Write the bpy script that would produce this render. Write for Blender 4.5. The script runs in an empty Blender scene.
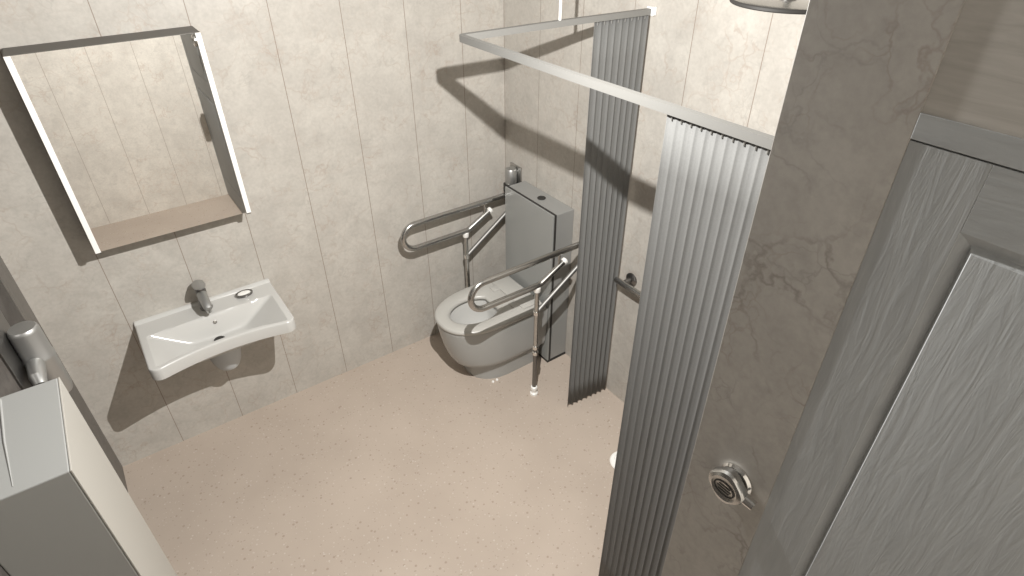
import bpy, bmesh, math, random
from mathutils import Vector, Matrix
random.seed(7)
sc = bpy.context.scene
COL = sc.collection
PI = math.pi

# ------------------------------------------------------------------ materials
def new_mat(name, col, rough=.5, metal=0., spec=.5, coat=0.):
    m = bpy.data.materials.new(name); m.use_nodes = True
    b = m.node_tree.nodes['Principled BSDF']
    b.inputs['Base Color'].default_value = (*col, 1)
    b.inputs['Roughness'].default_value = rough
    b.inputs['Metallic'].default_value = metal
    b.inputs['Specular IOR Level'].default_value = spec
    if coat:
        b.inputs['Coat Weight'].default_value = coat
        b.inputs['Coat Roughness'].default_value = .08
    return m

class NT:
    def __init__(s, m):
        s.m = m; s.t = m.node_tree; s.b = s.t.nodes['Principled BSDF']
        s.pos = s.n('ShaderNodeNewGeometry').outputs['Position']
    def n(s, typ, **kw):
        x = s.t.nodes.new(typ)
        for k, v in kw.items(): setattr(x, k, v)
        return x
    def l(s, a, b): s.t.links.new(a, b)
    def math(s, op, a, b=None, c=None):
        x = s.n('ShaderNodeMath', operation=op)
        for i, v in enumerate((a, b, c)):
            if v is None: continue
            if isinstance(v, (int, float)): x.inputs[i].default_value = v
            else: s.l(v, x.inputs[i])
        return x.outputs[0]
    def noise(s, scale, detail=4, rough=.55, vec=None, dist=0., stretch=None):
        v = vec or s.pos
        if stretch:
            mp = s.n('ShaderNodeVectorMath', operation='MULTIPLY'); s.l(v, mp.inputs[0]); mp.inputs[1].default_value = stretch; v = mp.outputs[0]
        x = s.n('ShaderNodeTexNoise'); s.l(v, x.inputs['Vector'])
        x.inputs['Scale'].default_value = scale; x.inputs['Detail'].default_value = detail
        x.inputs['Roughness'].default_value = rough; x.inputs['Distortion'].default_value = dist
        return x.outputs[0]
    def ramp(s, fac, stops):
        x = s.n('ShaderNodeValToRGB'); s.l(fac, x.inputs[0]); e = x.color_ramp.elements
        while len(e) < len(stops): e.new(.5)
        for el, (p, c) in zip(e, stops):
            el.position = p; el.color = (*c, 1) if len(c) == 3 else c
        return x.outputs[0]
    def mix(s, fac, a, b, blend='MIX'):
        x = s.n('ShaderNodeMix', data_type='RGBA', blend_type=blend)
        if isinstance(fac, (int, float)): x.inputs[0].default_value = fac
        else: s.l(fac, x.inputs[0])
        for i, v in ((6, a), (7, b)):
            if isinstance(v, tuple): x.inputs[i].default_value = (*v, 1)
            else: s.l(v, x.inputs[i])
        return x.outputs[2]
    def bump(s, h, strength=.3, dist=.002):
        x = s.n('ShaderNodeBump'); x.inputs['Strength'].default_value = strength; x.inputs['Distance'].default_value = dist
        s.l(h, x.inputs['Height']); s.l(x.outputs[0], s.b.inputs['Normal'])
    def base(s, c): s.l(c, s.b.inputs['Base Color'])

def marble(name, light, dark, vein, seam_axis=None, offset=0., rough=.42, vein_amt=.5, seam_w=.0034, seamcol=(.27,.225,.19)):
    m = new_mat(name, light, rough, spec=.35); t = NT(m)
    c = t.mix(t.ramp(t.noise(5.5, 8, .62, dist=.4), [(.36,(0,0,0)),(.66,(1,1,1))]), light, dark)
    c = t.mix(t.ramp(t.noise(21, 5, .65), [(.50,(0,0,0)),(.72,(.75,.75,.75))]), c, tuple(x*.93 for x in dark))
    # crackle veins: distorted cell borders, broken up by a mask
    wob = t.n('ShaderNodeTexNoise'); t.l(t.pos, wob.inputs['Vector']); wob.inputs['Scale'].default_value = 9; wob.inputs['Detail'].default_value = 5
    sc1 = t.n('ShaderNodeVectorMath', operation='SCALE'); t.l(wob.outputs['Color'], sc1.inputs[0]); sc1.inputs[3].default_value = .22
    ad = t.n('ShaderNodeVectorMath', operation='ADD'); t.l(t.pos, ad.inputs[0]); t.l(sc1.outputs[0], ad.inputs[1])
    for sc_, w, col, a, ms in ((7.5,.011,vein,vein_amt,6.),(13.,.012,tuple(x*.8 for x in dark),vein_amt*.8,9.),(11.,.010,(vein[0],vein[1]*.88,vein[2]*.80),vein_amt*.7,4.)):
        v = t.n('ShaderNodeTexVoronoi', feature='DISTANCE_TO_EDGE'); v.inputs['Scale'].default_value = sc_; t.l(ad.outputs[0], v.inputs['Vector'])
        f = t.math('MULTIPLY', t.ramp(v.outputs['Distance'], [(0.,(1,1,1)),(w*4,(0,0,0))]), t.ramp(t.noise(ms,3), [(.47,(0,0,0)),(.64,(a,a,a))]))
        c = t.mix(f, c, col)
    fine = t.noise(70, 3, .6)
    c = t.mix(.14, c, t.ramp(fine, [(.35,(.45,.42,.39)),(.65,(1,.98,.95))]), 'MULTIPLY')
    if seam_axis is not None:
        sp = t.n('ShaderNodeSeparateXYZ'); t.l(t.pos, sp.inputs[0])
        fr = t.math('FRACT', t.math('DIVIDE', t.math('ADD', sp.outputs[seam_axis], offset), .3))
        d = t.math('MULTIPLY', t.math('SUBTRACT', .5, t.math('ABSOLUTE', t.math('SUBTRACT', fr, .5))), .3)
        s = t.math('LESS_THAN', d, seam_w/2)
        c = t.mix(s, c, seamcol)
    t.base(c); return m

def vinyl():
    m = new_mat('speckled beige vinyl', (.5,.4,.33), .55, spec=.25); t = NT(m)
    c = t.mix(t.ramp(t.noise(2.2,3), [(.35,(0,0,0)),(.65,(1,1,1))]), (.46,.39,.33), (.42,.354,.298))
    for scale, thr, col in ((24,.13,(.31,.25,.20)),(31,.12,(.54,.49,.44)),(45,.13,(.32,.265,.22)),(52,.12,(.53,.475,.42))):
        v = t.n('ShaderNodeTexVoronoi'); v.inputs['Scale'].default_value = scale; t.l(t.pos, v.inputs['Vector'])
        c = t.mix(t.math('MULTIPLY', t.math('LESS_THAN', v.outputs['Distance'], thr), .75), c, col)
    t.base(c); return m

def wood_grain(name, c1, c2, axis, rough=.55, strength=.27):
    m = new_mat(name, c1, rough, spec=.3); t = NT(m)
    st = [62., 62., 62.]; st[axis] = 7.
    n = t.noise(1., 6, .62, dist=1.0, stretch=tuple(st))
    t.base(t.mix(t.ramp(n, [(.35,(0,0,0)),(.7,(1,1,1))]), c1, c2))
    t.bump(n, strength, .004); return m

M = {}
LIGHT, DARK, VEIN = (.52,.495,.452), (.44,.416,.38), (.37,.30,.25)
M['wall_b'] = marble('pale marble cladding', LIGHT, DARK, VEIN, 0, .2518)
M['wall_r'] = marble('pale marble cladding along y', LIGHT, DARK, VEIN, 1, .3054)
M['pillar'] = marble('pier marble in shade tone', (.42,.40,.372), (.35,.333,.31), (.22,.20,.18), rough=.5, vein_amt=.75)  # the pale cladding again, darkened so the pier looks unlit
M['wall_rear'] = marble('brightened marble cladding', tuple(x*1.6 for x in LIGHT), tuple(x*1.6 for x in DARK), tuple(x*1.6 for x in VEIN), 0, .2518, seamcol=(.45,.39,.34))  # same cladding made lighter to brighten its reflection in the mirror
M['shade_panel'] = marble('shade toned marble', (.19,.176,.16), (.16,.148,.134), (.11,.1,.09), rough=.6)  # pale marble darkened so the corner strip looks unlit
M['deep_shade_panel'] = marble('shade toned mottled marble', (.11,.10,.092), (.055,.05,.045), (.03,.028,.025), rough=.6)  # shadow on the left wall is put into this colour
M['floor'] = vinyl()
M['ceiling'] = new_mat('ceiling paint', (.2,.195,.185), .8)  # unseen ceiling, kept dark to cut bounced light
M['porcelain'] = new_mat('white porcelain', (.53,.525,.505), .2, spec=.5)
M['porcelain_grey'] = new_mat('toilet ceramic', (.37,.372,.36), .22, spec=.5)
M['seat'] = new_mat('toilet seat plastic', (.47,.46,.43), .3)
M['trap'] = new_mat('blue grey trap plastic', (.50,.52,.53), .4)
M['chrome'] = new_mat('polished chrome', (.72,.71,.69), .12, 1.)
M['steel'] = new_mat('satin steel', (.50,.495,.48), .26, 1.)
M['dark_steel'] = new_mat('dark satin steel', (.22,.215,.21), .35, 1.)
M['satin'] = new_mat('satin grey metal', (.45,.45,.44), .45, .85)
M['dull'] = new_mat('dull steel', (.30,.295,.285), .5, .9)
M['white'] = new_mat('bright white lacquer', (.93,.92,.90), .3)
M['cap'] = new_mat('white plastic', (.88,.87,.84), .3)
M['box_grey'] = new_mat('pale grey powder coat', (.36,.365,.355), .5)
M['box_white'] = new_mat('off white powder coat', (.42,.405,.37), .5)
M['glass_grey'] = new_mat('grey back painted glass', (.29,.295,.285), .18)
M['cist'] = new_mat('grey satin panel', (.29,.29,.28), .4)
M['black'] = new_mat('black rubber', (.03,.028,.026), .6)
M['mirror'] = new_mat('silvered mirror', (.90,.895,.88), .0, 1.)
M['cabinet_side'] = new_mat('taupe side panel', (.11,.102,.09), .5)
M['rail'] = new_mat('grey enamelled rail', (.205,.202,.192), .5)
M['door_v'] = wood_grain('grey woodgrain vertical', (.375,.388,.393), (.325,.337,.342), 2)
M['door_h'] = wood_grain('grey woodgrain horizontal', (.375,.388,.393), (.325,.337,.342), 1)
M['wood'] = wood_grain('taupe timber boards', (.46,.44,.41), (.37,.353,.327), 1, strength=.15)

def curtain_mat():
    m = new_mat('grey shower curtain', (.3,.3,.3), .6, spec=.2); t = NT(m)
    out = t.t.nodes['Material Output']; ms = t.n('ShaderNodeMixShader'); tr = t.n('ShaderNodeBsdfTranslucent'); tr.inputs[0].default_value = (.27,.27,.265,1)
    ms.inputs[0].default_value = .4; t.l(t.b.outputs[0], ms.inputs[1]); t.l(tr.outputs[0], ms.inputs[2]); t.l(ms.outputs[0], out.inputs[0])
    t.base(t.mix(t.ramp(t.noise(260,2), [(.35,(0,0,0)),(.65,(1,1,1))]), (.265,.265,.26), (.29,.292,.287)))
    return m
M['curtain'] = curtain_mat()
M['dish'] = new_mat('dark chrome', (.25,.24,.23), .2, 1.)

# ------------------------------------------------------------------ mesh helpers
def fin(name, bm, mat, parent=None, smooth=True, angle=29, loc=None):
    bmesh.ops.remove_doubles(bm, verts=bm.verts, dist=1e-6)
    bmesh.ops.recalc_face_normals(bm, faces=bm.faces)
    me = bpy.data.meshes.new(name); bm.to_mesh(me); bm.free()
    if smooth:
        for p in me.polygons: p.use_smooth = True
        me.set_sharp_from_angle(angle=math.radians(angle))
    for mm in (mat if isinstance(mat, (list, tuple)) else [mat]): me.materials.append(mm)
    o = bpy.data.objects.new(name, me); COL.objects.link(o)
    if parent: o.parent = parent; o.matrix_parent_inverse = Matrix.Translation(-parent.location)
    return o
def add_box(bm, a, b, bevel=0., seg=2):
    r = bmesh.ops.create_cube(bm, size=1.); vs = r['verts']
    for v in vs: v.co = Vector([(a[i]+b[i])/2 + v.co[i]*abs(b[i]-a[i]) for i in range(3)])
    if bevel:
        es = list({e for v in vs for e in v.link_edges})
        bmesh.ops.bevel(bm, geom=es, offset=bevel, segments=seg, affect='EDGES', profile=.5)
    return vs
def box(name, a, b, mat, parent=None, bevel=.002, seg=2):
    bm = bmesh.new(); add_box(bm, a, b, bevel, seg); return fin(name, bm, mat, parent, angle=18)
def loft(bm, loops, cap0=True, cap1=True, close=False):
    L = [[bm.verts.new(p) for p in lp] for lp in loops]; n = len(L[0])
    rng = range(len(L)) if close else range(len(L)-1)
    for i in rng:
        A, B = L[i], L[(i+1) % len(L)]
        for k in range(n): bm.faces.new((A[k], A[(k+1)%n], B[(k+1)%n], B[k]))
    if cap0 and not close: bm.faces.new(list(reversed(L[0])))
    if cap1 and not close: bm.faces.new(L[-1])
    return L
def lathe(bm, prof, origin=(0,0,0), axis=(0,0,1), n=32):
    """prof: list of (radius, height along axis)"""
    q = Vector((0,0,1)).rotation_difference(Vector(axis).normalized()); o = Vector(origin)
    loops = []
    for r, h in prof:
        r = max(r, 1e-4)
        loops.append([o + q @ Vector((r*math.cos(2*PI*k/n), r*math.sin(2*PI*k/n), h)) for k in range(n)])
    loft(bm, loops)
def tube(bm, pts, r, n=14, caps=True):
    pts = [Vector(p) for p in pts]; loops = []
    t0 = (pts[1]-pts[0]).normalized(); u = t0.orthogonal().normalized()
    for i, p in enumerate(pts):
        if i == 0: t = t0
        elif i == len(pts)-1: t = (pts[i]-pts[i-1]).normalized()
        else: t = ((pts[i]-pts[i-1]).normalized() + (pts[i+1]-pts[i]).normalized()).normalized()
        u = (u - t*u.dot(t)).normalized(); v = t.cross(u)
        rr = r[i] if isinstance(r, (list, tuple)) else r
        loops.append([p + (u*math.cos(2*PI*k/n) + v*math.sin(2*PI*k/n))*rr for k in range(n)])
    loft(bm, loops, caps, caps)
def thing(name, label, cat, loc, group=None):
    o = bpy.data.objects.new(name, None); COL.objects.link(o); o.location = loc; o.empty_display_size = .05
    o['label'] = label; o['category'] = cat
    if group: o['group'] = group
    bpy.context.view_layer.update(); return o
def tag(o, label, cat, group=None):
    o['label'] = label; o['category'] = cat
    if group: o['group'] = group
    return o
def struct(o, label=None, cat=None):
    o['kind'] = 'structure'
    if label: o['label'] = label
    if cat: o['category'] = cat
    return o

# ------------------------------------------------------------------ room shell
XL, XR, YB, YREAR, ZC = -2.338, 0., 0., -3.13, 2.75
XP, YP0, YP1 = -1.100, -2.253, -2.422      # free end of the front wall (the pier) and its two corners
T = .12
struct(box('floor', (XL-T, YREAR-T, -.1), (XR+T, YB+T, 0), M['floor'], bevel=0), 'speckled beige vinyl floor of the washroom', 'floor')
struct(box('wall_back', (XL-T, YB, 0), (XR+T, YB+T, ZC), M['wall_b'], bevel=0), 'pale marble panelled wall behind basin and mirror', 'wall')
struct(box('wall_right', (XR, YREAR-T, 0), (XR+T, YB, ZC), M['wall_r'], bevel=0), 'pale marble panelled wall behind toilet and shower', 'wall')
struct(box('wall_left', (XL-T, YREAR-T, 0), (XL, YB, ZC), M['deep_shade_panel'], bevel=0), 'shade toned mottled marble wall behind the dispensers', 'wall')  # dark tone stands in for shade behind the dispensers
struct(box('shade_strip_1', (XL, -.185, 0), (XL+.004, YB, ZC), M['shade_panel'], bevel=0), 'flat strip with painted shade in the corner beside the basin wall', 'shade_strip')  # added strip, its colour carries the shade of the wall corner
struct(box('wall_rear', (XL, YREAR-T, 0), (XR, YREAR, ZC), M['wall_rear'], bevel=0), 'pale marble panelled wall opposite the mirror', 'wall')
struct(box('ceiling', (XL-T, YREAR-T, ZC), (XR+T, YB+T, ZC+.1), M['ceiling'], bevel=0), 'plain ceiling darkened to cut bounced light', 'ceiling')
struct(box('wall_front', (XP, YP1, 0), (XR, YP0, ZC), M['pillar'], bevel=.0012), 'veined marble wall end with shade in its colour, between shower and door', 'wall')
# set-back wall carrying the door
DX = XP+.0016
struct(box('wall_door_side', (DX, YREAR, 2.203), (DX+.08, YP1, ZC), M['wood'], bevel=0), 'taupe timber boarding above the grey door', 'wall')

# door leaf with moulded panel, facing -X
dr = bpy.data.objects.new('door_1', None); COL.objects.link(dr); dr.location = (DX, (YREAR+YP1)/2, 0)
struct(dr, 'grey woodgrain panel door beside the marble wall end', 'door'); bpy.context.view_layer.update()
Y0, Y1 = YP1, YREAR
zt = 2.203
xf = XP+.0008                      # front face of the frame
struct(box('frame_head', (xf-.001, Y1, 2.172), (DX+.06, Y0, zt), M['door_h'], dr, .0008))
ys = -2.510; ye = Y1+.105
struct(box('stile', (xf, ys, .01), (DX+.05, Y0, 2.170), M['door_v'], dr, .0008))
struct(box('stile', (xf, Y1, .01), (DX+.05, ye, 2.170), M['door_v'], dr, .0008))
rails = [(2.086, 2.170), (1.0, 1.14), (.01, .20)]
for a, b in rails: struct(box('door_rail', (xf, ye, a), (DX+.05, ys, b), M['door_h'], dr, .0008))
for a, b in ((1.14, 2.086), (.20, 1.0)):
    bm = bmesh.new()
    def ring(i, x): return [Vector((x, ys-i, a+i)), Vector((x, ye+i, a+i)), Vector((x, ye+i, b-i)), Vector((x, ys-i, b-i))]
    loft(bm, [ring(0, DX+.04), ring(0, xf+.001), ring(.012, xf+.007), ring(.014, xf+.007), ring(.020, xf-.001), ring(.023, xf-.0015)])
    struct(fin('door_panel', bm, M['door_v'], dr, angle=20))

# ------------------------------------------------------------------ mirror cabinet
mc = thing('mirror_cabinet', 'wall mirror in a deep frame with white edges above the basin', 'mirror', (-1.7435, 0, 1.21))
mx0, mx1, mz0, mz1, md = -2.042, -1.447, 1.208, 1.946, .13
box('back_panel', (mx0+.016, -.012, mz0+.02), (mx1-.016, 0, mz1-.02), M['cabinet_side'], mc)
box('top_panel', (mx0, -md+.002, mz1-.014), (mx1, -.0005, mz1), M['cabinet_side'], mc, .001)
box('bottom_panel', (mx0+.018, -md+.004, mz0+.002), (mx1-.018, -.0005, mz0+.014), M['cabinet_side'], mc, .001)
for x in (mx0, mx1-.018):
    box('side_panel', (x, -md+.003, mz0-.012), (x+.018, -.0005, mz1-.014), M['cabinet_side'], mc, .001)
    box('edge_strip', (x-.0005, -md-.003, mz0-.004), (x+.0185, -md+.003, mz1-.002), M['white'], mc, .001)
box('mirror_glass', (mx0+.0185, -md-.001, mz0), (mx1-.0185, -md+.004, mz1-.002), M['mirror'], mc, 0)

# ------------------------------------------------------------------ wash basin
BX, BZ = -1.732, .765
wb = thing('wash_basin', 'white wheelchair basin with concave front edge on the marble wall', 'basin', (BX, 0, BZ))
HW, ND, NX = .302, 72, 140
def bdepth(x):
    a = abs(x)
    d = .353 + .036*min(1, a/.26)**2
    r = .035
    if a > HW-r: d -= r - math.sqrt(max(0, r*r-(a-(HW-r))**2))
    return d
def smin(vals, k=.006):
    return -k*math.log(sum(math.exp(-v/k) for v in vals))
def bz(x, y, fd):
    a = abs(x)
    d = smin([2.3*(y-.128), .62*(.272-a), 3.0*(fd-.020-y), .098-.03*a], .006)
    d = max(0., d)
    z = -d
    if y < .016: z += .012*min(1, (.016-y)/.004)
    e = min(HW-a, fd-y); q = .008
    if e < q: z -= q - math.sqrt(max(0, q*q-(q-e)**2))
    return z
bm = bmesh.new()
xs = [HW*math.sin(PI/2*(-1+2*i/NX)*1.0)*.72 + HW*(-1+2*i/NX)*.28 for i in range(NX+1)]
def grid(f):
    g = []
    for i, x in enumerate(xs):
        fd = bdepth(x); row = []
        for j in range(ND+1):
            v = .5*(j/ND)+.5*math.sin(PI/2*j/ND); y = fd*v
            row.append(bm.verts.new((BX+x, -y-.0003, BZ+f(x, y, fd))))
        g.append(row)
    return g
top = grid(bz)
bot = grid(lambda x, y, fd: -max(.058 - .012*max(0, abs(x)/HW-.8), (-min(0, bz(x, y, fd)) if HW-abs(x) > .009 and fd-y > .009 else 0)+.012))
for g, flip in ((top, 0), (bot, 1)):
    for i in range(NX):
        for j in range(ND):
            q = [g[i][j], g[i+1][j], g[i+1][j+1], g[i][j+1]]
            bm.faces.new(q[::-1] if flip else q)
def strip(a, b):
    for k in range(len(a)-1): bm.faces.new((a[k], a[k+1], b[k+1], b[k]))
strip([r[-1] for r in top], [r[-1] for r in bot]); strip([r[0] for r in top], [r[0] for r in bot])
strip(top[0], bot[0]); strip(top[-1], bot[-1])
bmesh.ops.recalc_face_normals(bm, faces=bm.faces)
fin('basin', bm, M['porcelain'], wb, angle=40)
bm = bmesh.new(); lathe(bm, [(.004,-.002),(.008,-.001),(.009,.0015),(.006,.002),(.005,0)], (BX+.002, -.1440, BZ-.034), (0,-.917,.40), 24); fin('overflow_ring', bm, M['steel'], wb)
bm = bmesh.new(); lathe(bm, [(.002,0),(.021,0),(.024,.003),(.018,.005),(.012,.003)], (BX-.008, -.205, BZ-.0935), (0,0,1), 28); fin('drain', bm, M['black'], wb)
# half-cup trap cover below
bm = bmesh.new(); loops = []
for z, hw, dp in ((BZ-.113,.094,.20),(.60,.090,.20),(.53,.080,.19),(.475,.069,.18),(.452,.060,.165),(.444,.042,.14)):
    lp = []
    for k in range(25):
        a = PI*k/24; lp.append(Vector((BX+hw*math.cos(a), -.035-(dp-.035)*math.sin(a)**.7 if 0 < k < 24 else -.0005, z)))
    loops.append(lp)
loft(bm, loops); o = fin('trap_cover', bm, M['trap'], wb); o['label'] = 'blue grey half-cup trap cover'

# tap
TX, TY = BX-.006, -.060
tp = thing('basin_tap', 'single lever metal tap on the back ledge of the basin', 'tap', (TX, TY, BZ))
bm = bmesh.new(); lathe(bm, [(.027,0),(.028,.005),(.023,.011),(.0225,.075),(.024,.098),(.021,.112),(.010,.118),(.001,.119)], (TX, TY, BZ)); fin('body', bm, M['dark_steel'], tp)
bm = bmesh.new()
loops = []
for y, z, w, h in ((TY+.004,BZ+.086,.021,.024),(TY-.03,BZ+.084,.021,.020),(TY-.075,BZ+.074,.020,.015),(TY-.100,BZ+.066,.019,.012),(TY-.112,BZ+.060,.014,.008)):
    loops.append([Vector((TX+w*math.cos(2*PI*k/20), y, z+h*math.sin(2*PI*k/20))) for k in range(20)])
loft(bm, loops); fin('spout', bm, M['satin'], tp)
bm = bmesh.new(); lathe(bm, [(.010,0),(.012,.004),(.0125,.024),(.009,.026)], (TX, TY-.094, BZ+.032)); fin('aerator', bm, M['steel'], tp)
bm = bmesh.new(); loops = []
for y, z, w, h in ((TY+.030,BZ+.128,.018,.011),(TY+.015,BZ+.130,.027,.015),(TY-.02,BZ+.136,.028,.014),(TY-.055,BZ+.145,.024,.010),(TY-.078,BZ+.152,.016,.006),(TY-.085,BZ+.154,.008,.003)):
    loops.append([Vector((TX+w*math.cos(2*PI*k/20), y, z+h*math.sin(2*PI*k/20))) for k in range(20)])
loft(bm, loops); fin('lever', bm, M['satin'], tp)

# oval soap dish
SX, SY = -1.566, -.062
sd = thing('soap_dish', 'small oval metal soap dish on the basin ledge', 'soap dish', (SX, SY, BZ))
bm = bmesh.new(); loops = []
for r, z in ((.75,0),(.96,.004),(1.,.012),(.97,.016),(.86,.016),(.80,.010),(.70,.0055),(.02,.005)):
    loops.append([Vector((SX+.040*r*math.cos(2*PI*k/40), SY+.025*r*math.sin(2*PI*k/40), BZ+.0003+z)) for k in range(40)])
loft(bm, loops); fin('dish', bm, M['dish'], sd)
bm = bmesh.new(); loops = []
for r, z in ((.55,.0056),(.74,.007),(.78,.011),(.7,.0145),(.4,.016),(.02,.0165)):
    loops.append([Vector((SX+.040*r*math.cos(2*PI*k/40), SY+.025*r*math.sin(2*PI*k/40), BZ+z)) for k in range(40)])
loft(bm, loops); o = fin('insert', bm, M['cap'], sd); o['label'] = 'white insert of the dish'

# ------------------------------------------------------------------ toilet
TYC = -.415
CX = -.140                               # cistern front
to = thing('toilet', 'white close-coupled toilet with open oval seat by the corner', 'toilet', (-.42, TYC, 0))
def dshape(z, xb, xfr, hw, n=64, p=2.3, straight=.45, hb=None):
    """D outline: flat back at xb, straight sides, superelliptic front at xfr"""
    pts = []; L = xb-xfr; xs_ = xb-L*straight; hb = hb or hw
    m = n-16
    for k in range(m+1):
        a = -PI/2 + PI*k/m
        c, s = math.cos(a), math.sin(a)
        pts.append(Vector((xs_-(xs_-xfr)*abs(c)**(2/p), TYC+hw*math.copysign(abs(s)**(2/p), s), z)))
    for k in range(1, 8):                    # side back at +y
        t = k/8; pts.append(Vector((xs_+(xb-xs_)*t, TYC+hw+(hb-hw)*t, z)))
    pts.append(Vector((xb, TYC+hb, z))); pts.append(Vector((xb, TYC-hb, z)))
    for k in range(1, 7):
        t = 1-k/7; pts.append(Vector((xs_+(xb-xs_)*t, TYC-hw-(hb-hw)*t, z)))
    return pts
def oval(z, cx, a, b, n=64, cy=TYC):
    n = len(dshape(0,-.1,-.5,.1)); pts = []
    base = dshape(z, CX-.005, -.71, .2)
    for q in base:                           # same parametrisation by angle, so rings bridge cleanly
        ang = math.atan2((q.y-cy)/b, (q.x-cx)/a)
        pts.append(Vector((cx+a*math.cos(ang), cy+b*math.sin(ang), z)))
    return pts
bm = bmesh.new()
sec = [(0,-.20,-.572,.158),(.02,-.19,-.574,.160),(.10,-.165,-.574,.160),(.118,-.155,-.59,.163),(.128,-.15,-.632,.178),(.140,-.148,-.658,.187),(.165,-.147,-.670,.191),(.22,-.146,-.688,.196),(.30,-.145,-.706,.201),(.385,-.145,-.720,.205),(.398,-.145,-.721,.205),(.405,-.146,-.719,.203)]
loops = [dshape(z, xb, xf_, hw) for z, xb, xf_, hw in sec]
loops += [oval(.405,-.505,.168,.138)]
inner = [oval(.405,-.505,.168,.138), oval(.39,-.505,.158,.128), oval(.33,-.49,.142,.114), oval(.27,-.46,.105,.085), oval(.235,-.43,.06,.05), oval(.228,-.42,.01,.01)]
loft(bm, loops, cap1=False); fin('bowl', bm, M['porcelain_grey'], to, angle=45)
bm = bmesh.new(); loft(bm, inner, cap0=False); fin('bowl_interior', bm, M['porcelain'], to, angle=45)  # same ceramic as the body, coloured lighter to look lit inside
bm = bmesh.new()
def sec_seat(z, s): return dshape(z, -.165+.0*s, -.728+s, .208-s)
loops = [oval(.408,-.505,.145,.112), sec_seat(.407,.006), sec_seat(.411,.001), sec_seat(.420,.000), sec_seat(.428,.004), sec_seat(.432,.012),
         oval(.431,-.505,.160,.127), oval(.427,-.505,.150,.117), oval(.418,-.505,.143,.110), oval(.412,-.505,.143,.110)]
loft(bm, loops, close=True); fin('seat', bm, M['seat'], to, angle=50)
bm = bmesh.new(); add_box(bm, (-.285, TYC-.165, .430), (-.165, TYC+.165, .440), .004); fin('seat_cover', bm, M['seat'], to)
for s in (-1, 1):
    bm = bmesh.new(); add_box(bm, (-.325, TYC+s*.095-.028, .430), (-.283, TYC+s*.095+.028, .4385), .003); fin('hinge', bm, M['seat'], to)
    bm = bmesh.new(); lathe(bm, [(.008,0),(.0075,.005),(.005,.008),(.001,.009)], (-.485-.014*s, TYC-.162, .0)); fin('bolt_cap', bm, M['cap'], to)
bm = bmesh.new(); loops = [[Vector((q.x, q.y, z)) for q in oval(0,-.45,.095*s,.075*s)] for z, s in ((.249,1.),(.2495,.5),(.2495,.02))]
loft(bm, loops, cap0=True); fin('water', bm, new_mat('bowl water', (.55,.56,.55), .02, spec=.6), to)

# cistern housing
CY0, CY1 = -.628, -.200
ci = thing('cistern_housing', 'tall grey cistern housing with glass front behind the toilet', 'cistern', (-.07, (CY0+CY1)/2, 0))
box('casing', (-.120, CY0, .014), (-.0005, CY1, .988), M['cist'], ci, .003)
box('gasket', (-.131, CY0-.003, .012), (-.120, CY1, .992), M['black'], ci, 0)
box('plinth', (-.141, CY0-.003, 0), (-.0005, CY1, .012), M['black'], ci, 0)
box('front_panel', (-.140, CY0-.001, .014), (-.131, CY1, .990), M['glass_grey'], ci, .0015)
bm = bmesh.new(); lathe(bm, [(.001,-.001),(.022,-.001),(.023,.004),(.020,.006),(.017,.003),(.001,.0025)], (-.062, -.43, .988)); o = fin('flush_button', bm, M['black'], ci); o['label'] = 'round dark flush button'

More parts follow.
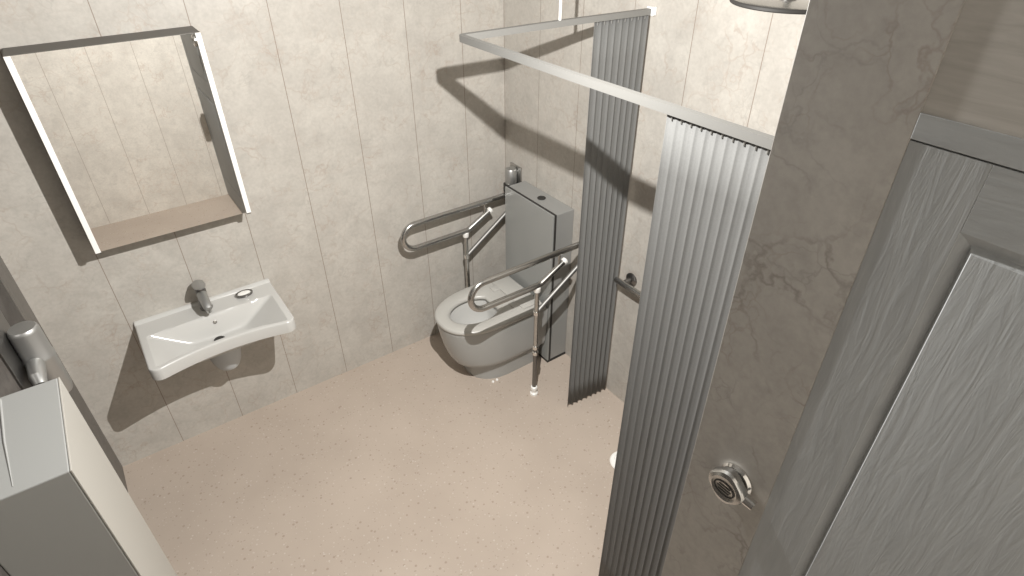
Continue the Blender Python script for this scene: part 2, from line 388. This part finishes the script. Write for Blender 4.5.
# ------------------------------------------------------------------ drop-down support rails
def arc(cx, cz, r, a0, a1, y, n=12):
    return [(cx+r*math.cos(a0+(a1-a0)*k/n), y, cz+r*math.sin(a0+(a1-a0)*k/n)) for k in range(n+1)]
def support_rail():
    y = 0.; t = thing('support_rail', 'chrome drop-down support rail between toilet and basin wall', 'grab rail', (0, 0, 0), None)
    RT = .0155
    # looped arm: upper tube, U-turn, lower tube, kink up with a capped end
    top = [(-.02, y, .888), (-.30, y, .888), (-.60, y, .888)]
    u = arc(-.672, .815, .073, PI/2, 3*PI/2, y, 16)
    low = [(-.45, y, .742), (-.355, y, .742)] + [(-.355+.045*math.sin(b)*1.0, y, .742+.045*(1-math.cos(b))) for b in (.2,.4,.55)]
    end = [(-.195, y, .822)]
    bm = bmesh.new(); tube(bm, top+u+low+end, RT, 16); fin('loop_tube', bm, M['steel'], t)
    d = Vector((-.195+.331, 0, .822-.748)).normalized()
    bm = bmesh.new(); e = Vector(end[0]); d = Vector((.145,0,.074)).normalized()
    lathe(bm, [(.0165,-.004),(.018,0),(.018,.012),(.014,.016)], e, d, 16); fin('end_cap', bm, M['cap'], t)
    bm = bmesh.new(); tube(bm, [(-.225, y, .812), (-.225, y, .876)], .007, 14); fin('link', bm, M['steel'], t)
    bm = bmesh.new(); tube(bm, [(-.36, y, .735), (-.362, y, .33)], .0125, 14); fin('leg_upper', bm, M['steel'], t)
    bm = bmesh.new(); lathe(bm, [(.016,0),(.018,.004),(.018,.026),(.014,.030)], (-.360, y, .706)); fin('leg_bracket', bm, M['cap'], t)
    bm = bmesh.new(); tube(bm, [(-.362, y, .33), (-.364, y, .04)], .0115, 14); fin('leg_lower', bm, M['dark_steel'], t)
    for z in (.345, .305, .575):
        bm = bmesh.new(); lathe(bm, [(.0125,-.012),(.0165,-.010),(.0165,.010),(.0125,.012)], (-.362, y, z), n=18); fin('collar', bm, M['chrome'], t)
    bm = bmesh.new(); lathe(bm, [(.022,0),(.022,.012),(.015,.018),(.0145,.034),(.019,.040),(.018,.056),(.012,.060)], (-.364, y, .0), n=20); fin('foot', bm, M['cap'], t)
    bm = bmesh.new(); tube(bm, [(-.362, y, .575), (-.05, y, .790)], .012, 16); fin('brace', bm, M['dull'], t)
    bm = bmesh.new(); add_box(bm, (-.010, y-.052, .700), (-.0005, y+.052, 1.055), .003); fin('mounting_plate', bm, M['steel'], t)
    bm = bmesh.new(); lathe(bm, [(.012,0),(.030,.003),(.034,.012),(.034,.082),(.028,.094),(.012,.100)], (-.045, y-.005, .952), n=24); fin('hinge_post', bm, M['satin'], t)
    bm = bmesh.new(); add_box(bm, (-.072, y-.036, .895), (-.010, y+.036, .952), .006); fin('hinge_block', bm, M['black'], t)
    return t
ra = support_rail()
def dup(root, loc, label):
    r = root.copy(); COL.objects.link(r); r.location = loc; r['label'] = label
    for ch in list(root.children):
        c = ch.copy(); COL.objects.link(c); c.parent = r
    return r
ra['group'] = 'drop-down support rails beside the toilet'
rb = dup(ra, (0, -.79, 0), 'chrome drop-down support rail between toilet and shower curtain')
ra.location = (0, -.118, 0)

# ------------------------------------------------------------------ curtain rail
KX, KY, KZ0, KZ1 = -.826, -.950, 1.979, 2.000
cr = thing('curtain_rail', 'white L-shaped shower curtain rail running from wall to wall', 'curtain rail', (KX, KY, KZ0))
path = [(-.006, -1.003)] + [(-.4, -.969), (KX+.013, KY)]
for k in range(1, 7):
    a = PI/2*k/6; path.append((KX+.013-.013*math.sin(a), KY-.013+.013*math.cos(a)))
path += [(-.818, -1.5), (-.795, YP0+.006)]
def ribbon(bm, path, w, z0, z1):
    P = [Vector((x, y, 0)) for x, y in path]; loops = []
    for i, p in enumerate(P):
        a = P[max(0, i-1)]; b = P[min(len(P)-1, i+1)]
        t = (b-a).normalized(); n_ = Vector((-t.y, t.x, 0))
        i0, o0 = p-n_*w/2, p+n_*w/2
        g = .0035
        loops.append([Vector((i0.x,i0.y,z0)), Vector((p.x-n_.x*g,p.y-n_.y*g,z0)), Vector((p.x-n_.x*g,p.y-n_.y*g,z0+.010)), Vector((p.x+n_.x*g,p.y+n_.y*g,z0+.010)), Vector((p.x+n_.x*g,p.y+n_.y*g,z0)), Vector((o0.x,o0.y,z0)), Vector((o0.x,o0.y,z1)), Vector((i0.x,i0.y,z1))])
    loft(bm, loops)
bm = bmesh.new(); ribbon(bm, path, .019, KZ0, KZ1); fin('track', bm, M['rail'], cr, angle=30)
box('end_bracket', (-.022, -1.021, KZ0-.004), (-.0005, -.985, KZ1+.006), M['white'], cr, .004)
box('end_bracket', (-.812, YP0+.0005, KZ0-.004), (-.778, YP0+.022, KZ1+.006), M['white'], cr, .004)
bm = bmesh.new(); tube(bm, [(-.43, -.966, KZ1-.004), (-.43, -.966, ZC-.001)], .005, 12); fin('hanger_rod', bm, M['white'], cr)
bm = bmesh.new(); lathe(bm, [(.024,-.006),(.022,0),(.006,.003)][::-1], (-.43, -.966, ZC-.003), n=20); fin('ceiling_rose', bm, M['white'], cr)

# ------------------------------------------------------------------ curtains
def curtain(name, p0, p1, pleats, amp, z0, z1, label, sharp=.35, seed=1):
    rnd = random.Random(seed)
    p0, p1 = Vector((*p0, 0)), Vector((*p1, 0)); d = p1-p0; L = d.length; t = d/L; n_ = Vector((-t.y, t.x, 0))
    N = pleats*20; NZ = 14; bm = bmesh.new(); rows = []
    jit = [rnd.uniform(-.18, .18) for _ in range(pleats*2+2)]; amps = [rnd.uniform(.8, 1.1) for _ in range(pleats*2+2)]
    for j in range(NZ+1):
        z = z0+(z1-z0)*j/NZ; row = []
        for i in range(N+1):
            s = i/N; ph = s*pleats*2; k = int(ph)
            w = math.sin(ph*PI + jit[k % len(jit)]*math.sin((ph-k)*PI))
            w = (1-2*(1-abs(math.sin(ph*PI/2+jit[k % len(jit)]*.0)))**1.6)*amps[k % len(amps)]
            q = p0+d*s+n_*amp*w*(.35+.65*(1-j/NZ)**1.5)
            row.append(bm.verts.new((q.x, q.y, z)))
        rows.append(row)
    for j in range(NZ):
        for i in range(N): bm.faces.new((rows[j][i], rows[j][i+1], rows[j+1][i+1], rows[j+1][i]))
    root = thing('shower_curtain', label, 'curtain', (p0+d/2)+Vector((0,0,z1)))
    o = fin('curtain_fabric', bm, M['curtain'], root, angle=80)
    sm = o.modifiers.new('thickness', 'SOLIDIFY'); sm.thickness = .0018; sm.offset = 0
    # heading tape hooks up in the track
    for k in range(pleats):
        q = p0+d*((k+.5)/pleats)
        b2 = bmesh.new(); tube(b2, [(q.x, q.y, z1-.012), (q.x, q.y, z1+.0018)], .0025, 8); fin('hook', b2, M['rail'], root)
    return root
curtain('a', (-.280, -.980), (-.024, -1.002), 8, .0065, .012, KZ0-.002, 'narrow bunched grey shower curtain hanging beside the toilet', seed=3)
curtain('b', (-.807, -1.815), (-.797, YP0+.028), 15, .0042, .03, KZ0-.002, 'wide pleated grey shower curtain hanging beside the marble wall end', seed=5)

# ------------------------------------------------------------------ shower fittings
gr = thing('grab_bar', 'horizontal chrome grab bar on the shower wall', 'grab rail', (0, -1.35, .79))
bm = bmesh.new()
tube(bm, [(-.062, -1.03, .795), (-.062, -1.35, .795), (-.062, -1.66, .795)], .015, 16); fin('bar', bm, M['steel'], gr)
for y in (-1.075, -1.615):
    bm = bmesh.new(); lathe(bm, [(.034,0),(.034,.006),(.028,.010),(.014,.014),(.012,.055)], (-.0005, y, .795), (-1,0,0), 24); fin('post', bm, M['dark_steel'], gr)

sh = thing('rain_shower', 'round chrome rain shower head at the top beside the wall end', 'shower head', (-.30, -1.70, 2.170))
hx, hy, hz = -.285, -1.722, 2.150
bm = bmesh.new(); lathe(bm, [(.002,-.008),(.138,-.008),(.144,-.004),(.144,.001),(.138,.004),(.05,.008),(.02,.014),(.001,.015)], (hx, hy, hz), n=56); fin('disc', bm, M['steel'], sh)
bm = bmesh.new(); lathe(bm, [(.1445,-.0095),(.1465,-.007),(.1465,-.001),(.1445,.001)], (hx, hy, hz), n=56); fin('rim_band', bm, M['black'], sh)
bm = bmesh.new(); lathe(bm, [(.010,.012),(.022,.014),(.022,.030),(.012,.036),(.0105,.045)], (hx, hy, hz), n=24); fin('swivel', bm, M['dark_steel'], sh)
bm = bmesh.new(); tube(bm, [(hx, hy, hz+.03), (hx, hy, ZC-.0005)], .0105, 14); fin('drop_arm', bm, M['steel'], sh)

dn = thing('floor_drain', 'round white floor drain peeping out from behind the shower curtain', 'drain', (-.285, -1.425, 0))
bm = bmesh.new(); lathe(bm, [(.066,0),(.068,.004),(.062,.010),(.046,.012),(.044,.008),(.002,.008)], (-.288, -1.43, .0), n=40); fin('ring', bm, M['cap'], dn)
bm = bmesh.new(); lathe(bm, [(.040,.008),(.038,.020),(.022,.030),(.002,.032)], (-.288, -1.43, .0), n=32); fin('dome', bm, M['chrome'], dn)

# control knob on the wall end
VX, VY, VZ = XP, -2.356, 1.474
va = thing('shower_valve', 'round chrome control knob on the marble wall end', 'valve', (VX, VY, VZ))
bm = bmesh.new(); lathe(bm, [(.034,0),(.035,.004),(.031,.009),(.020,.012),(.018,.020)], (VX-.0003, VY, VZ), (-1,0,0), 40); fin('base_plate', bm, M['chrome'], va)
bm = bmesh.new()
N = 48; loops = []
for r, h, lob in ((.018,.014,0),(.033,.016,.10),(.038,.020,.12),(.038,.032,.12),(.035,.037,.10),(.028,.0395,0),(.026,.0385,0),(.002,.0385,0)):
    loops.append([Vector((VX-h, VY+r*(1+lob*(.5+.5*math.cos(4*2*PI*k/N))-lob/2)*math.cos(2*PI*k/N), VZ+r*(1+lob*(.5+.5*math.cos(4*2*PI*k/N))-lob/2)*math.sin(2*PI*k/N))) for k in range(N)])
loft(bm, loops); fin('knob', bm, M['steel'], va)
bm = bmesh.new()
cl = []
for k in range(40):
    a = 2*PI*k/40; ca, sa = math.cos(a), math.sin(a)
    cl.append([Vector((VX-.0385+dx, VY+r_*ca, VZ+r_*.72*sa)) for r_, dx in ((.0225,0),(.0225,-.0012),(.0198,-.0012),(.0198,0))])
loft(bm, cl, close=True); fin('face_ring', bm, M['black'], va)
for s in (-1, 0, 1):
    bm = bmesh.new(); add_box(bm, (VX-.0396, VY-.015+.003*abs(s), VZ+s*.0065-.0012), (VX-.0383, VY+.015-.003*abs(s), VZ+s*.0065+.0012), .0003); fin('face_bar', bm, M['black'], va)
bm = bmesh.new(); tube(bm, [(VX-.024, VY-.028, VZ+.0), (VX-.022, VY-.056, VZ-.004)], [.012,.010], 16); fin('stop_button', bm, M['chrome'], va)

# ------------------------------------------------------------------ dispensers on the left wall
db = thing('towel_bin', 'tall pale grey wall bin in the near corner beside the soap dispenser', 'bin', (XL, -1.36, .45))
bx1, by0, by1, bzt = -2.150, -1.192, -1.531, 1.425
bm = bmesh.new(); add_box(bm, (XL+.0005, by1, .42), (bx1-.004, by0, bzt), .003); fin('casing', bm, M['box_grey'], db, angle=18)
box('front_cover', (bx1-.004, by1, .42), (bx1, by0, bzt), M['box_white'], db, .0012)
bm = bmesh.new(); tube(bm, [(-2.268, by0-.012, bzt), (-2.262, -1.36, bzt), (-2.250, by1+.022, bzt)], [.003,.0025,.001], 14); fin('lid_bead', bm, M['box_grey'], db)

sp = thing('soap_dispenser', 'rounded grey metal soap dispenser behind the pale wall bin', 'soap dispenser', (XL, -.55, .95))
qx, qy = -2.289, -.545
bm = bmesh.new(); lathe(bm, [(.030,.93),(.042,.94),(.046,.96),(.046,1.085),(.048,1.092),(.048,1.104),(.045,1.11),(.044,1.205),(.042,1.215),(.038,1.220),(.001,1.221)], (qx, qy, 0), n=40); fin('body', bm, M['satin'], sp)
bm = bmesh.new(); tube(bm, [(qx-.01, qy-.045, 1.10), (qx-.008, qy-.115, 1.095), (qx-.006, qy-.14, 1.08)], [.026,.024,.018], 20); fin('nozzle', bm, M['satin'], sp)
bm = bmesh.new(); lathe(bm, [(.001,0),(.014,.001),(.014,.002),(.001,.003)], (qx-.006, qy-.1405, 1.079), (.3,-.67,-.6), 20); fin('nozzle_mouth', bm, M['black'], sp)
box('back_plate', (XL+.0003, qy-.17, .93), (XL+.006, qy+.10, 1.30), M['dark_steel'], sp, .001)

# ------------------------------------------------------------------ light
ld = bpy.data.lights.new('ceiling_lamp', 'POINT'); ld.energy = 88; ld.color = (1., .98, .945); ld.shadow_soft_size = .006
ld.use_nodes = True
lt = ld.node_tree; em = lt.nodes.get('Emission') or lt.nodes.new('ShaderNodeEmission')
lf = lt.nodes.new('ShaderNodeLightFalloff'); lf.inputs['Strength'].default_value = 1.; lt.links.new(lf.outputs['Linear'], em.inputs['Strength'])
lo = bpy.data.objects.new('ceiling_lamp', ld); COL.objects.link(lo); lo.location = (-1.133, -1.63, 2.275)
w = bpy.data.worlds.new('world'); sc.world = w; w.use_nodes = True
w.node_tree.nodes['Background'].inputs[0].default_value = (.5,.5,.5,1); w.node_tree.nodes['Background'].inputs[1].default_value = .3

# ------------------------------------------------------------------ camera
yaw, pitch, roll, fpx = .618224, -.610692, -.003026, 598.536
f = Vector((math.sin(yaw)*math.cos(pitch), math.cos(yaw)*math.cos(pitch), math.sin(pitch)))
r0 = Vector((math.cos(yaw), -math.sin(yaw), 0)); u0 = r0.cross(f)
r = r0*math.cos(roll)+u0*math.sin(roll); u = -r0*math.sin(roll)+u0*math.cos(roll)
cd = bpy.data.cameras.new('camera'); cd.sensor_width = 36; cd.lens = fpx/1024*36; cd.clip_start = .01
co = bpy.data.objects.new('camera', cd); COL.objects.link(co)
mw = Matrix((r, u, -f)).transposed().to_4x4(); mw.translation = Vector((-1.87322, -2.70140, 2.43273)); co.matrix_world = mw
sc.camera = co
sc.view_settings.view_transform = 'Standard'; sc.view_settings.look = 'None'
sc.view_settings.gamma = 1; sc.view_settings.use_curve_mapping = False; sc.view_settings.exposure = 0
sc.cycles.max_bounces = 10; sc.cycles.diffuse_bounces = 6
